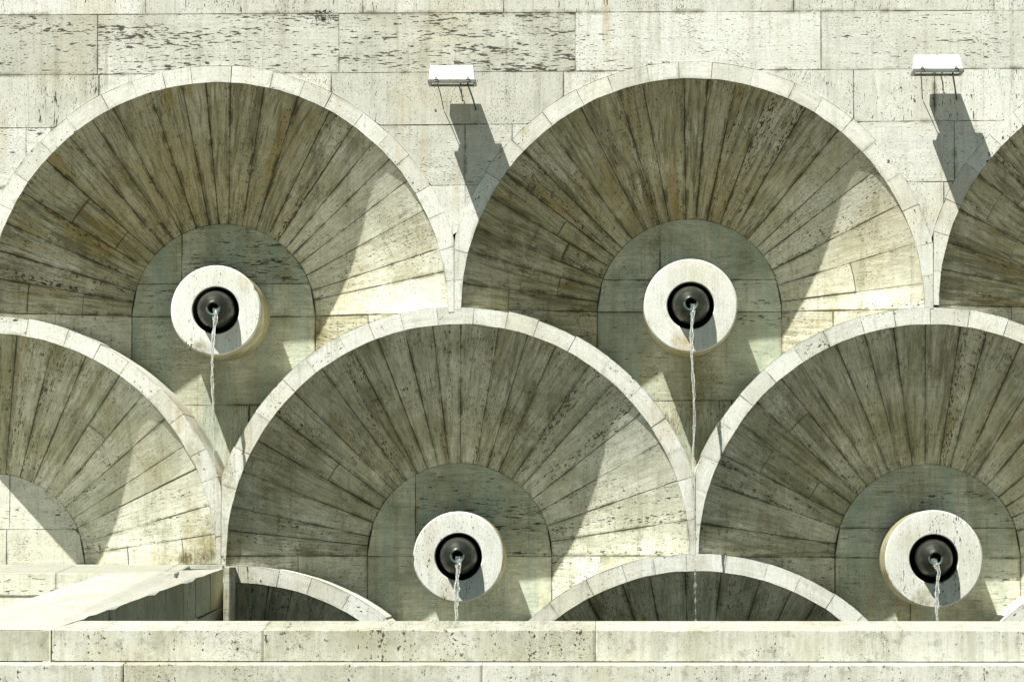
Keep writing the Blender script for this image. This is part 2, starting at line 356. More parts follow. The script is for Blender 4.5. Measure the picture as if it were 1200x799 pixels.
def water_surface():
    t = NT('basin_water'); t.b.inputs['Base Color'].default_value = col(.04,.042,.028); t.b.inputs['Roughness'].default_value = .08
    geo = t.new('ShaderNodeNewGeometry'); n = t.noise(geo.outputs['Position'], 9., 4.)
    bp = t.new('ShaderNodeBump'); bp.inputs['Strength'].default_value = .5; bp.inputs['Distance'].default_value = .03
    t.put(bp.inputs['Height'], n); t.t.links.new(bp.outputs[0], t.b.inputs['Normal']); return t.m
M['pool'] = water_surface()
def ground_mat():
    t = NT('paving'); geo = t.new('ShaderNodeNewGeometry'); p = geo.outputs['Position']
    br = t.new('ShaderNodeTexBrick'); t.put(br.inputs['Vector'], p); br.inputs['Scale'].default_value = 1.; br.inputs['Mortar Size'].default_value = .006
    br.inputs['Brick Width'].default_value = .8; br.inputs['Row Height'].default_value = .4
    br.inputs['Color1'].default_value = col(.15,.145,.12); br.inputs['Color2'].default_value = col(.12,.115,.095); br.inputs['Mortar'].default_value = col(.12,.11,.09)
    c = t.mix(t.ss(t.noise(p, 3., 5.), .4, .7, 0., .35), br.outputs[0], col(.25,.23,.17))
    t.put(t.b.inputs['Base Color'], c); t.b.inputs['Roughness'].default_value = .85; return t.m
M['ground'] = ground_mat()

# ------------------------------------------------------------ ground
GZ = -1.7
mesh_obj('ground', [(-400,-400,GZ),(400,-400,GZ),(400,400,GZ),(-400,400,GZ)], [(0,1,2,3)], M['ground'])
tag(bpy.data.objects['ground'], kind='structure')

# ------------------------------------------------------------ fountain wall
H = .834; LIP = .014
RI, RO, RM = 271.5/S, 292/S, 283/S
RP = 108/S*(D+H)/D
wallroot = empty('fountain_wall', (0, .4, GZ))
tag(wallroot, 'pale travertine wall carved with overlapping rows of round scalloped niches', 'fountain wall')

XL = W(-20, 380).x
# key: centre px, panel centre px, clip px left/right, rows below (keys), panel radius px
NI = {
 'U1': dict(c=(254.5,366), p=(262,370.5), clip=(-22,532), low=['L1','L2'], m='lining_top', a=(0,180)),
 'U2': dict(c=(811.5,362), p=(808,365), clip=(532,1094), low=['L2','L3'], m='lining_top', a=(0,180)),
 'U3': dict(c=(1373,357), p=(1358,361), clip=(1094,1652), low=['L3','L4'], m='lining_top', a=(0,180)),
 'L1': dict(c=(-17,661), p=(-8,663), clip=(-20,259), low=['T1'], m='lining', a=(0,90)),
 'L2': dict(c=(536.5,651), p=(538.5,651), clip=(259,815), low=['T1','T2'], m='lining', a=(0,180)),
 'L3': dict(c=(1091,652), p=(1087,652.5), clip=(815,1370), low=['T2','T3'], m='lining', a=(0,180)),
 'L4': dict(c=(1647,652), p=(1630,652), clip=(1370,1925), low=['T3'], m='lining', a=(90,180)),
 'T1': dict(c=(272,955), p=(277,950), clip=(-20,545), low=[], m='lining', a=(0,180)),
 'T2': dict(c=(818,942), p=(815,937), clip=(545,1097), low=[], m='lining', a=(0,180)),
 'T3': dict(c=(1376,945), p=(1362,940), clip=(1097,1650), low=[], m='lining', a=(0,180)),
}
for k, n in NI.items():
    n['C'] = W(*n['c']); n['P'] = W(n['p'][0], n['p'][1], H)
    n['xl'], n['xr'] = W(n['clip'][0], n['c'][1]).x, W(n['clip'][1], n['c'][1]).x
def bottom(n, x):
    """how far down the recess reaches at x: the middle of the arch rings of the row below"""
    z = GZ - .05
    for k in n['low']:
        m = NI[k]; dx = x - m['C'].x
        if abs(dx) < RM and (m['a'] != (0,90) or dx > -.02) : z = max(z, m['C'].z + math.sqrt(RM*RM - dx*dx))
        elif abs(dx) < RM: z = max(z, m['C'].z + RM)
    if not n['low']: return z
    return z if z > GZ else n['C'].z - .02
def splits(total, lo, hi, rng):
    out = [0.]
    while out[-1] < total:
        out.append(out[-1] + rng.uniform(lo, hi))
    sc = total/out[-1]
    return [o*sc for o in out]
def jit(p, a): return mnoise.noise(Vector(p)*9.)*a

labels = {'U1':'upper niche heavily streaked with brown over its crown','U2':'upper niche in the middle with olive streaks','U3':'upper niche cut off at the right edge',
 'L1':'half niche above the sloping coping, without a spout','L2':'lower niche in the middle','L3':'lower niche at the right','T1':'lowest niche beside the sloping coping','T2':'lowest niche whose crown shows above the parapet','T3':'lowest niche at the right corner', 'L4':'lower niche at the far right'}
def build_niche(key, n):
    rng = random.Random(hash_(key)); c, p = n['C'], n['P']
    a0, a1 = n['a']
    # ---- lining: cone of wedge stones, then splayed jambs under the springing line
    s = Stone()
    tot = a1 - a0
    ang = [a0 + a for a in splits(tot, 5.8, 10.5, rng)]
    def pt(th, t, dy=0.):
        r0, r1 = RI + .004, RP
        cx, cz = c.x + (p.x-c.x)*t, c.z + (p.z-c.z)*t
        r = r0 + (r1-r0)*t
        return Vector((cx + r*math.cos(th), LIP + (H+.004-LIP)*t + dy, cz + r*math.sin(th)))
    Ls = math.hypot(RI-RP, H-LIP)
    for i in range(len(ang)-1):
        g0, g1 = R(ang[i]), R(ang[i+1]); mid = (ang[i]+ang[i+1])/2
        # stones near the horizontal are cut into two or three lengths
        side = min(mid, 180-mid)
        nc = rng.choice([2,3]) if side < 38 else (rng.choice([1,2]) if side < 55 else 1)
        if rng.random() < (.85 if mid < 90 else .4): nc = 1
        cuts = [0.] + [x for x in ([rng.uniform(.3,.7)] if nc == 2 else [rng.uniform(.22,.42), rng.uniform(.58,.78)] if nc == 3 else [])] + [1.]
        skew = R(rng.uniform(-.8,.8))
        for q in range(nc):
            t0, t1 = cuts[q], cuts[q+1]
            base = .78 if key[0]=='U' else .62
            if mid < 55: base = .02 + .35*max(0, mid-38)/17  # stain plus painted shade: sunlit right-hand stones pale, the rest dark
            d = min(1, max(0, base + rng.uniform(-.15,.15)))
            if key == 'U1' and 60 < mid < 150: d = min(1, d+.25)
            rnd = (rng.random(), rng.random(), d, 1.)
            dy = rng.uniform(-.003,.003)
            nu, nv = 5, max(3, int((t1-t0)*12))
            PT, UV, SZ = [], [], []
            for a in range(nu+1):
                r1_, r2_, r3_ = [], [], []
                fa = a/nu
                for b in range(nv+1):
                    tt = t0 + (t1-t0)*b/nv
                    th = g0 + (g1-g0)*fa
                    rr_ = RI + (RP-RI)*tt; wid = rr_*(g1-g0)
                    P_ = pt(th, tt, dy); r1_.append(P_); r2_.append((fa*wid, (tt-t0)*Ls)); r3_.append((wid, (t1-t0)*Ls))
                PT.append(r1_); UV.append(r2_); SZ.append(r3_)
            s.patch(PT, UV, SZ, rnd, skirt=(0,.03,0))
    for sg in (-1, 1):
        if sg < 0 and a1 < 180: continue
        if sg > 0 and a0 > 0: continue
        if not n['low']:
            zlow = [GZ-.05]*9
        # jamb stones in courses
        zc = 0.; rows = []
        z = 0.
        while z > -2.4:
            z2 = z - rng.uniform(.3,.42); rows.append((z, z2)); z = z2
        if key[0] == 'T': rows = rows[:4]
        for (za, zb) in rows:
            cuts = [0., rng.uniform(.35,.65), 1.]
            for q in range(2):
                t0, t1 = cuts[q], cuts[q+1]; nv = 8
                rnd = (rng.random(), rng.random(), rng.uniform(.1,.6), 1.)
                PT, UV, SZ = [[],[]], [[],[]], [[],[]]
                ok = False
                for b in range(nv+1):
                    tt = t0 + (t1-t0)*b/nv
                    P_ = pt(R(180) if sg < 0 else 0., tt)
                    zb_ = bottom(n, P_.x)
                    hi, lo = max(P_.z+za, zb_), max(P_.z+zb, zb_)
                    if hi - lo > .004: ok = True
                    PT[0].append(Vector((P_.x, P_.y, hi))); PT[1].append(Vector((P_.x, P_.y, lo)))
                    # bedding along the splay
                    UV[0].append((0., (tt-t0)*Ls)); UV[1].append((hi-lo, (tt-t0)*Ls)); SZ[0].append((za-zb,(t1-t0)*Ls)); SZ[1].append((za-zb,(t1-t0)*Ls))
                if ok: s.patch(PT, UV, SZ, rnd)
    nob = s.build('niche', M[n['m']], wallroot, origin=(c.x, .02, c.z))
    nob['label'] = labels[key]
    # ---- arch ring: voussoirs running back to the full depth of the niche
    s = Stone()
    va = [a0 + a for a in splits(tot, 7., 10.4, rng)]
    for i in range(len(va)-1):
        g0, g1 = R(va[i]), R(va[i+1]); rnd = (rng.random(), rng.random(), rng.uniform(.1,.6), 1.)
        dy = -.004 + rng.uniform(-.002,.002); nu, nv = 6, 2
        ro = RO + rng.uniform(-.006,.006); 
        PT, UV, SZ = [], [], []
        for a in range(nu+1):
            th = g0 + (g1-g0)*a/nu; r1_, r2_, r3_ = [], [], []
            for b in range(nv+1):
                r = RI + (ro-RI)*b/nv
                x, z = c.x + r*math.cos(th), c.z + r*math.sin(th)
                if b == 0: x += jit((x, 1, z), .004); z += jit((x, 5, z), .004)
                x = min(max(x, n['xl']+.0015), n['xr']-.0015)
                r1_.append(Vector((x, dy, z))); r2_.append(((r-RI), (RI*(g1-g0))*a/nu)); r3_.append(((ro-RI)+ (0 if b else 0), RI*(g1-g0)))
            PT.append(r1_); UV.append(r2_); SZ.append(r3_)
        s.patch(PT, UV, SZ, rnd, skirt=(0, H+.06, 0), flip=False)
    rg = s.build('arch_ring', M['ring'], nob, origin=(c.x, 0, c.z))
    # ---- back panel
    s = Stone()
    joints_z = [RP+.02, .25, .0, -.62, -1.15, -1.9, -2.6]
    joints_z = [joints_z[0], rng.uniform(.2,.3) if key!='L2' else .02, -.005, -.66, -1.2, -1.9, -2.6]
    if key in ('U1',): joints_z[1] = .24
    if key == 'L2': joints_z[1] = -.005
    for a in range(len(joints_z)-1):
        z0, z1 = joints_z[a+1], joints_z[a]
        if z1 - z0 < .03: continue
        lft = -RP; rgt = RP
        if key == 'L1': lft = -3.2
        xs = [lft]
        if rng.random() < .6 or a == 3: xs.append(rng.uniform(-.35,-.1) if rng.random()<.5 else rng.uniform(.1,.35))
        if key == 'L1': xs = [-3.2, -2.0, -1.0, rng.uniform(-.1,.2)]
        xs.append(rgt)
        for b in range(len(xs)-1):
            x0, x1 = xs[b], xs[b+1]; N = max(4, int((x1-x0)/.04)); rnd = (rng.random(), rng.random(), rng.uniform(.2,.7), 1.)
            vert = a >= 3
            PT, UV, SZ = [], [], []; ok = False
            for i in range(N+1):
                x = x0 + (x1-x0)*i/N
                ztop = math.sqrt(max(0., RP*RP - x*x)) if abs(x) < RP else 0.
                if key == 'L1' and x < 0: ztop = 9.
                zb_ = bottom(n, p.x+x) - p.z if key[0] != 'T' else -3.
                if key == 'L1' and x < 0: zb_ = -.3
                hi = max(min(z1, ztop), zb_); lo = max(min(z0, ztop), zb_)
                if hi-lo > .004: ok = True
                PT.append([Vector((p.x+x, H, p.z+lo)), Vector((p.x+x, H, p.z+hi))])
                if vert: UV.append([(x-x0, lo-z0), (x-x0, hi-z0)]); SZ.append([(x1-x0, z1-z0)]*2)
                else: UV.append([(lo-z0, x-x0), (hi-z0, x-x0)]); SZ.append([(z1-z0, x1-x0)]*2)
            if ok: s.patch(PT, UV, SZ, rnd, flip=True)
    s.build('back_panel', M['panel_pale' if key == 'L1' else 'panel'], nob, origin=(p.x, H, p.z))
    return nob
def hash_(k): return sum(ord(ch)*(i*31+7) for i, ch in enumerate(k))
for k, n in NI.items(): build_niche(k, n)

# ---- plain ashlar above the upper arches
def arc_top(x):
    z = -99
    for k in ('U1','U2','U3'):
        m = NI[k]; dx = x - m['C'].x
        if abs(dx) < RO-.004 and m['xl'] <= x <= m['xr']: z = max(z, m['C'].z + math.sqrt((RO-.004)**2 - dx*dx))
    return z
def top_course(name_rows):
    s = Stone(); rng = random.Random(5)
    for (y0, y1, xs, vert, pitd) in name_rows:
        # y0/y1: (left px, right px) of the lower and upper joints
        zl = lambda x, yy: W(0, yy[0]).z + (W(1200, yy[1]).z - W(0, yy[0]).z)*(x - W(0,400).x)/(W(1200,400).x - W(0,400).x)
        X = [XL] + [W(q, 60).x for q in xs] + [W(1652, 60).x]
        for i in range(len(X)-1):
            x0, x1 = X[i], X[i+1]; rnd = (rng.random(), ((.95 if x1 < .5 else .45) if pitd else .3) + rng.uniform(-.12,.12), rng.random(), 1.)
            N = max(2, int((x1-x0)/.03)); dy = rng.uniform(-.001,.002)
            run = []
            def flush():
                if len(run) > 1:
                    s.patch([r[0] for r in run], [r[1] for r in run], [r[2] for r in run], rnd, skirt=(0,.02,0), flip=True)
                run.clear()
            for q in range(N+1):
                x = x0 + (x1-x0)*q/N; za, zb = zl(x, y0), zl(x, y1); lo = max(za, arc_top(x))
                lo = min(lo, zb)
                hh = zb - za
                a = (x-x0, lo-za); b = (x-x0, hh)
                if zb - lo < .001 and (not run or run[-1][3] < .001):
                    flush()
                    run.append(([Vector((x,dy,lo)), Vector((x,dy,zb))], [a,b] if vert else [a[::-1],b[::-1]], [(x1-x0,hh) if vert else (hh,x1-x0)]*2, zb-lo)); 
                    continue
                run.append(([Vector((x,dy,lo)), Vector((x,dy,zb))], [a,b] if vert else [a[::-1],b[::-1]], [(x1-x0,hh) if vert else (hh,x1-x0)]*2, zb-lo))
            if any(r[3] > .001 for r in run): flush()
            run.clear()
    return s.build('ashlar_facing', M['wall'], wallroot, origin=(0,0,W(0,100).z))
rows = [
 ((17.5,12),(-60,-66), [-90,170,425,590,930,1165], True, 0),
 ((88,80),(17.5,12), [114,397,674,962], False, 1),
 ((150,141),(88,80), [116,388,660,800,1000,1095], True, 0),
 ((221,212),(150,141), [31,60,545,600,1118], False, 0),
 ((290,283),(221,212), [545,1105], True, 0),
 ((360,352),(290,283), [545,1105], True, 0),
 ((-60,-66),(-150,-156), [100,380,690,980], False, 1),
 ((-150,-156),(-240,-246), [-90,240,545,830,1120], True, 0),
 ((-240,-246),(-330,-336), [100,380,690,980], False, 1),
]
top_course(rows)
# core behind the facing and the end of the wall on the left (above the half niche)
ztop = W(0,-334).z; zcap = W(-17,661).z + RI + .01
s = Stone()
xr_ = W(1652,60).x
zU = NI['U1']['C'].z
s.box(XL-.001, xr_, .021, H+.5, W(0,100).z+.45, ztop-.01, RND(.3), bev=.002)
s.build('wall_core', M['wall'], wallroot, origin=(0,.4,1.))
s = Stone()
zz = zcap
while zz < W(0,100).z+.45:
    z2 = min(zz + .42, W(0,100).z+.45)
    b = len(s.v); rnd = RND(.3)
    s.v += [(XL-.002, .002, zz), (XL-.002, H+.06, zz), (XL-.002, H+.06, z2), (XL-.002, .002, z2)]
    s.f.append([b+3, b+2, b+1, b]); s.uv += [(z2-zz,0),(z2-zz,H),(0,H),(0,0)]; s.sz += [(z2-zz,H)]*4; s.col += [rnd]*4
    zz = z2
s.build('wall_end', M['wall'], wallroot, origin=(XL,.4,1.))
# recessed wall carrying on to the left behind the half niche's open side, and the back of the whole wall
s = Stone(); rng = random.Random(3)
zz = GZ
while zz < ztop - .02:
    z2 = min(zz+.42, ztop-.02); x = XL-6 + rng.uniform(0,.8)
    while x < xr_ + 1:
        x2 = x + rng.uniform(1.2,1.9); rnd = RND(.3); b = len(s.v); yy = H + .09
        s.v += [(x,yy,zz),(x2,yy,zz),(x2,yy,z2),(x,yy,z2)]; s.f.append([b,b+1,b+2,b+3])
        s.uv += [(0,0),(0,x2-x),(z2-zz,x2-x),(z2-zz,0)]; s.sz += [(z2-zz,x2-x)]*4; s.col += [rnd]*4
        x = x2
    zz = z2
s.build('backing_wall', M['wall'], wallroot, origin=(0,H+.09,0))

s = Stone(); a, b, c_ = W(259.3,656,0), W(265,656,0), W(259,664.5,0)
s.box(a.x, b.x, -.004, H, c_.z, W(259,651,0).z-.001, RND(.8), bev=.002)
s.build('pier_block', M['ring'], wallroot, origin=(a.x,.2,a.z))
# narrow pilaster below the left pier
s = Stone(); a, b = W(262,664,-.42), W(270,664,-.42)
s.box(a.x, b.x, -.42, -.006, GZ, W(262,664,-.42).z, RND(.6), vert=True)
pil = s.build('pilaster', M['lining'], wallroot, origin=(a.x,-.05,-.8))

# ------------------------------------------------------------ ledge with the sloping coping beside it
ledge = empty('stone_ledge', (W(100,680,-.5).x, -.5, GZ))
tag(ledge, 'low travertine ledge under the half niche at the left edge of the wall', 'ledge')
s = Stone()
zA0, zA1 = W(0,661.5,0).z, W(0,671.5,-1.).z
xs = [W(-300,680,-1).x, W(-90,680,-1).x, W(66,680,-1).x, W(190,680,-1).x, W(206,680,-1).x]
for i in range(4):
    s.box(xs[i]+.001, xs[i+1]-.001, -1., -.03, W(0,699,-1).z+.004, zA1, RND(.3), vert=True, topz=(zA1, zA0-.004))
s.build('ledge_block', M['ledge'], ledge, origin=(xs[2],-.5,-.3))
s = Stone()
for i in range(3):
    s.box([W(-300,700,-1).x, W(-30,700,-1).x, W(120,700,-1).x][i]+.001, [W(-30,700,-1).x, W(120,700,-1).x, W(206,680,-1).x][i]-.001, -.995, -.03, GZ, W(0,699,-1).z, RND(.3), vert=True)
s.build('ledge_base', M['ledge'], ledge, origin=(xs[2],-.5,-.9))
s = Stone()
s.box(W(-300,661,0).x, W(262,661,0).x, -.031, H-.002, zA0-.035, zA0, RND(.4), bev=.003)
s.build('ledge_sill', M['ledge'], ledge, origin=(xs[2],.3,zA0))

# sloping coping (apron)
YB, YP, YF = -.98, -3.5, -4.1
apron = empty('sloping_coping', (W(150,700,-2).x, -2.3, GZ))
tag(apron, 'smooth sunlit sloping stone coping running from the wall corner down to the parapet', 'coping')
back = [W(262.5,666.5,-.06), W(196,668.8,YB), W(128,671,YB), W(82,685,YB), W(37,700,YB), W(0,711,YB), W(-120,738,YB), W(-300,760,YB)]
back = [W(261,666.2,-.07), W(225,667.6,-.5), W(190,669.2,YB)] + back[2:]
fx = [60, 55, 50, 40, 20, 0, -60, -140, -260]
front = [W(x, 738, YF) for x in fx]
s = Stone(); N = 30; nb = len(back); PT=[];UV=[];SZ=[]
def lerp_list(L, t):
    q = t*(len(L)-1); i = min(int(q), len(L)-2); return L[i].lerp(L[i+1], q-i)
for i in range(61):
    A, B = lerp_list(back, i/60), lerp_list(front, i/60)
    row = []
    for j in range(N+1):
        q = A.lerp(B, j/N); 
        if i == 0 : q = q + Vector((mnoise.noise(Vector((3, j*.9, 0)))*.010, 0, mnoise.noise(Vector((7, j*1.1, 0)))*.005 - (.012 if j in (6,7,13,20) else 0)))
        else: q = q + Vector((0,0,mnoise.noise(q*1.5)*.002))
        row.append(q)
    PT.append(row); UV.append([(i*.03, j*.13) for j in range(N+1)]); SZ.append([(9.,9.)]*(N+1))
s.patch(PT, UV, SZ, RND(.2), flip=True)
s.build('coping_slab', M['apron'], apron, origin=(W(150,700,-2).x,-2.3,-.3), smooth=True)
# its shaded right-hand face: upright slabs over a plinth course
s = Stone(); rng = random.Random(8)
e0, e1 = PT[0][0], PT[0][N]
cutpx = [0, .085, .17, .25, .36, .47, .58, .69, .82, 1.]
for i in range(len(cutpx)-1):
    t0, t1 = cutpx[i], cutpx[i+1]; rnd = RND(rng.uniform(.2,.8)); dx = rng.uniform(-.006,.004); rows_=[[],[]]; uu=[[],[]]; ss_=[[],[]]
    L = (e1-e0).length*(t1-t0)
    for j in range(9):
        t = t0 + (t1-t0)*j/8; q = lerp_list(PT[0], t); h = .27 + .05*t
        rows_[0].append(Vector((q.x+dx, q.y, q.z))); rows_[1].append(Vector((q.x+dx, q.y, q.z-h)))
        uu[0].append((L*j/8, h)); uu[1].append((L*j/8, 0)); ss_[0].append((L, h+.05)); ss_[1].append((L, h+.05))
    s.patch(rows_, uu, ss_, rnd, skirt=(-.05,0,0), flip=True)
s.build('coping_side', M['side'], apron, origin=(W(200,700,-2).x,-2,-.4))
s = Stone()
for i in range(0, 9, 2):
    t0, t1 = cutpx[i], cutpx[min(i+2, 9)]; rnd = RND(.4)
    q0, q1 = lerp_list(PT[0], t0), lerp_list(PT[0], t1); dx = .014
    L = (q1-q0).length
    s.patch([[Vector((q0.x+dx,q0.y,q0.z-.275)), Vector((q1.x+dx,q1.y,q1.z-.275-.02))],[Vector((q0.x+dx,q0.y,GZ)), Vector((q1.x+dx,q1.y,GZ))]],
            [[(0,1),(L,1)],[(0,0),(L,0)]], [[(L,1.05),(L,1.05)]]*2, rnd, skirt=(-.05,0,0), flip=True)
s.build('coping_plinth', M['side'], apron, origin=(W(200,700,-2).x,-2,-1.2))

# ------------------------------------------------------------ parapet
par = empty('parapet', (W(600,760,YF).x, -3.8, GZ))
tag(par, 'long low travertine parapet in stepped courses across the foreground', 'parapet')
s = Stone()
def X(px, y, Y): return W(px, y, Y).x
zf, zb = W(600,738,YF).z, W(600,727.3,YP).z
z775 = W(600,774.8,YF).z
xj = [-260, 58.5, 61.5, 308, 697, 1330, 1500]
prs = [(-260,59.2,.6),(60.8,308,.25),(308.6,697.4,.55),(698,1330,.35)]
for a, b, d in prs:
    tz = (zf, zb)
    if b < 60: tz = (zf-.004, zf-.03)
    s.rough(X(a,750,YF), X(b,750,YF), YF, YP, z775, tz[0], tz[1], RND(d), seed=a*.1)
s.build('upper_course', M['parapet'], par, origin=(0,-3.8,(zf+z775)/2))
s = Stone(); Y2 = -4.27
z2t = W(600,778.6,Y2).z; z2b = z2t - .30
for a, b, d in [(-260,143.6,.3),(145,564.5,.5),(565.2,1330,.3)]:
    s.rough(X(a,790,Y2), X(b,790,Y2), Y2, YF+.05, z2b, z2t, z775-.0015, RND(d), seed=a*.1+3, chip=.5)
s.build('middle_course', M['parapet'], par, origin=(0,-3.9,(z2t+z2b)/2))
s = Stone()
for k in range(3):
    zt = z2b - .0015 - k*.3; zl = max(zt - .2985, GZ)
    if zt <= GZ+.02: break
    for a, b in [(-260,280),(280.5,700),(700.5,1330)]:
        s.box(X(a,790,Y2), X(b,790,Y2), Y2-.12*(k+1), YP-.02, zl, zt, RND(.4), bev=.007)
s.build('lower_course', M['parapet'], par, origin=(0,-4.,-1.2))

# basin water between wall and parapet
WZ = -1.25
xa, xb = W(262,700,-2).x - .3, X(1330,750,YF)
mesh_obj('basin_water', [(xa-.35,-3.6,WZ),(xb,-3.6,WZ),(xb,H+.05,WZ),(xa-.35,H+.05,WZ)], [(0,1,2,3)], M['pool'])
tag(bpy.data.objects['basin_water'], kind='structure')

# ------------------------------------------------------------ spouts
def lathe(prof, cx, cz, seg=96, closed=False, jitter=0.):
    """profile of (radius, y); axis runs out of the wall"""
    V, Fc = [], []
    for i in range(seg):
        a = 2*math.pi*i/seg
        for r, y in prof:
            rr = r*(1 + (mnoise.noise(Vector((math.cos(a)*3, math.sin(a)*3, r*9)))*jitter))
            V.append((cx + rr*math.cos(a), y, cz + rr*math.sin(a)))
    m = len(prof)
    for i in range(seg):
        j = (i+1) % seg
        for k in range(m-1):
            Fc.append([i*m+k, i*m+k+1, j*m+k+1, j*m+k])
    return V, Fc
def stone_lathe(name, prof, cx, cz, mat, parent, chips=()):
    V, Fc = lathe(prof, cx, cz, 128)
    s = Stone(); s.v = V
    V2 = []
    for (x, y, z) in V:
        r = math.hypot(x-cx, z-cz)
        for (ca, cw, cdp) in chips:
            if r > .32 and y < .06:
                da = abs((math.atan2(z-cz, x-cx) - R(ca) + math.pi) % (2*math.pi) - math.pi)
                if da < R(cw):
                    q = 1 - cdp/.335*(1-da/R(cw)); x, z = cx+(x-cx)*q, cz+(z-cz)*q
        V2.append((x, y, z))
    s.v = V2; rn = RND(.2)
    for f in Fc:
        s.f.append(f[::-1])
        for i in f[::-1]:
            x, y, z = V2[i]; s.uv.append(((x-cx)+1+y*.6, (z-cz)+1+y)); s.sz.append((9.,9.)); s.col.append(rn)
    return s.build(name, mat, parent, origin=(cx, .3, cz))
def bounce(name, c, r, mat, parent): pass
FACE = -.012
spouts = [
 ('U1', (252.8,363.6), .326, 'white stone spout disc below the brown-streaked upper left arch', [(-20,9,.010),(28,5,.008)]),
 ('U2', (809.4,358.2), .338, 'white stone spout disc in the upper middle niche, with a thin rim below', [(-95,5,.004)]),
 ('L2', (537.3,652.2), .327, 'vertically veined stone spout disc in the lower middle niche with chipped right edge', [(-8,16,.016),(183,6,.009)]),
 ('L3', (1094.6,654.7), .351, 'largest stone spout disc in the lower right niche, its left side showing', [(-160,6,.004)]),
]
nozz = {}
for key, pc, r, lab, chips in spouts:
    c = W(pc[0], pc[1], FACE); cx, cz = c.x, c.z
    root = empty('spout_disc', (cx, H, cz)); LOC[root.name] = Vector((cx,H,cz))
    tag(root, lab, 'spout', 'round stone spouts with bronze bells on the fountain wall')
    hr = .170 if key != 'L3' else .176
    prof = [(hr, .30), (hr, FACE+.006), (hr+.006, FACE), (r-.05, FACE-.001), (r-.010, FACE), (r, FACE+.010), (r+.001, .2), (r+.001, .4), (r, H+.002)]
    dob = stone_lathe('stone_disc', prof, cx, cz, M['disc'], root, chips)
    # darkness at the bottom of the bore
    V, Fc = lathe([(.0005,.285),(hr+.002,.285)], cx, cz, 48)
    mesh_obj('bore_back', V, Fc, M['black'], dob, origin=(cx,.28,cz))
    # bell
    by = cz + (.006 if key[0]=='U' else .006)
    q = .136
    prof = [(q*.9,.28),(q,.2),(q,.0),(q*.985,-.035),(q*.93,-.07),(q*.82,-.105),(q*.66,-.135),(q*.48,-.155),(.060,-.163),(.0525,-.168)]
    V, Fc = lathe(prof, cx, by, 72)
    bell = mesh_obj('bronze_bell', V, Fc, M['bronze'], root, origin=(cx,0,by), smooth=True)
    V, Fc = lathe([(.053,-.160),(.054,-.195),(.050,-.200),(.042,-.200),(.038,-.195),(.038,-.06),(.0005,-.06)], cx, by-.003, 48)
    nz = mesh_obj('nozzle', V, Fc, M['bronze'], bell, origin=(cx,-.18,by), smooth=True)
    # patina lip: lower half of the nozzle rim
    V, Fc = [], []
    for i in range(25):
        a = R(165 + 210*i/24)
        for rr, yy in ((.0545,-.186),(.0555,-.203),(.046,-.206),(.0375,-.202),(.037,-.185)):
            V.append((cx+rr*math.cos(a), yy, by-.003+rr*math.sin(a)))
    for i in range(24):
        for k in range(4): Fc.append([i*5+k, i*5+k+1, i*5+k+6, i*5+k+5])
    mesh_obj('patina_lip', V, Fc, M['patina'], bell, origin=(cx,-.19,by), smooth=True)
    nozz[key] = (cx, by-.003)

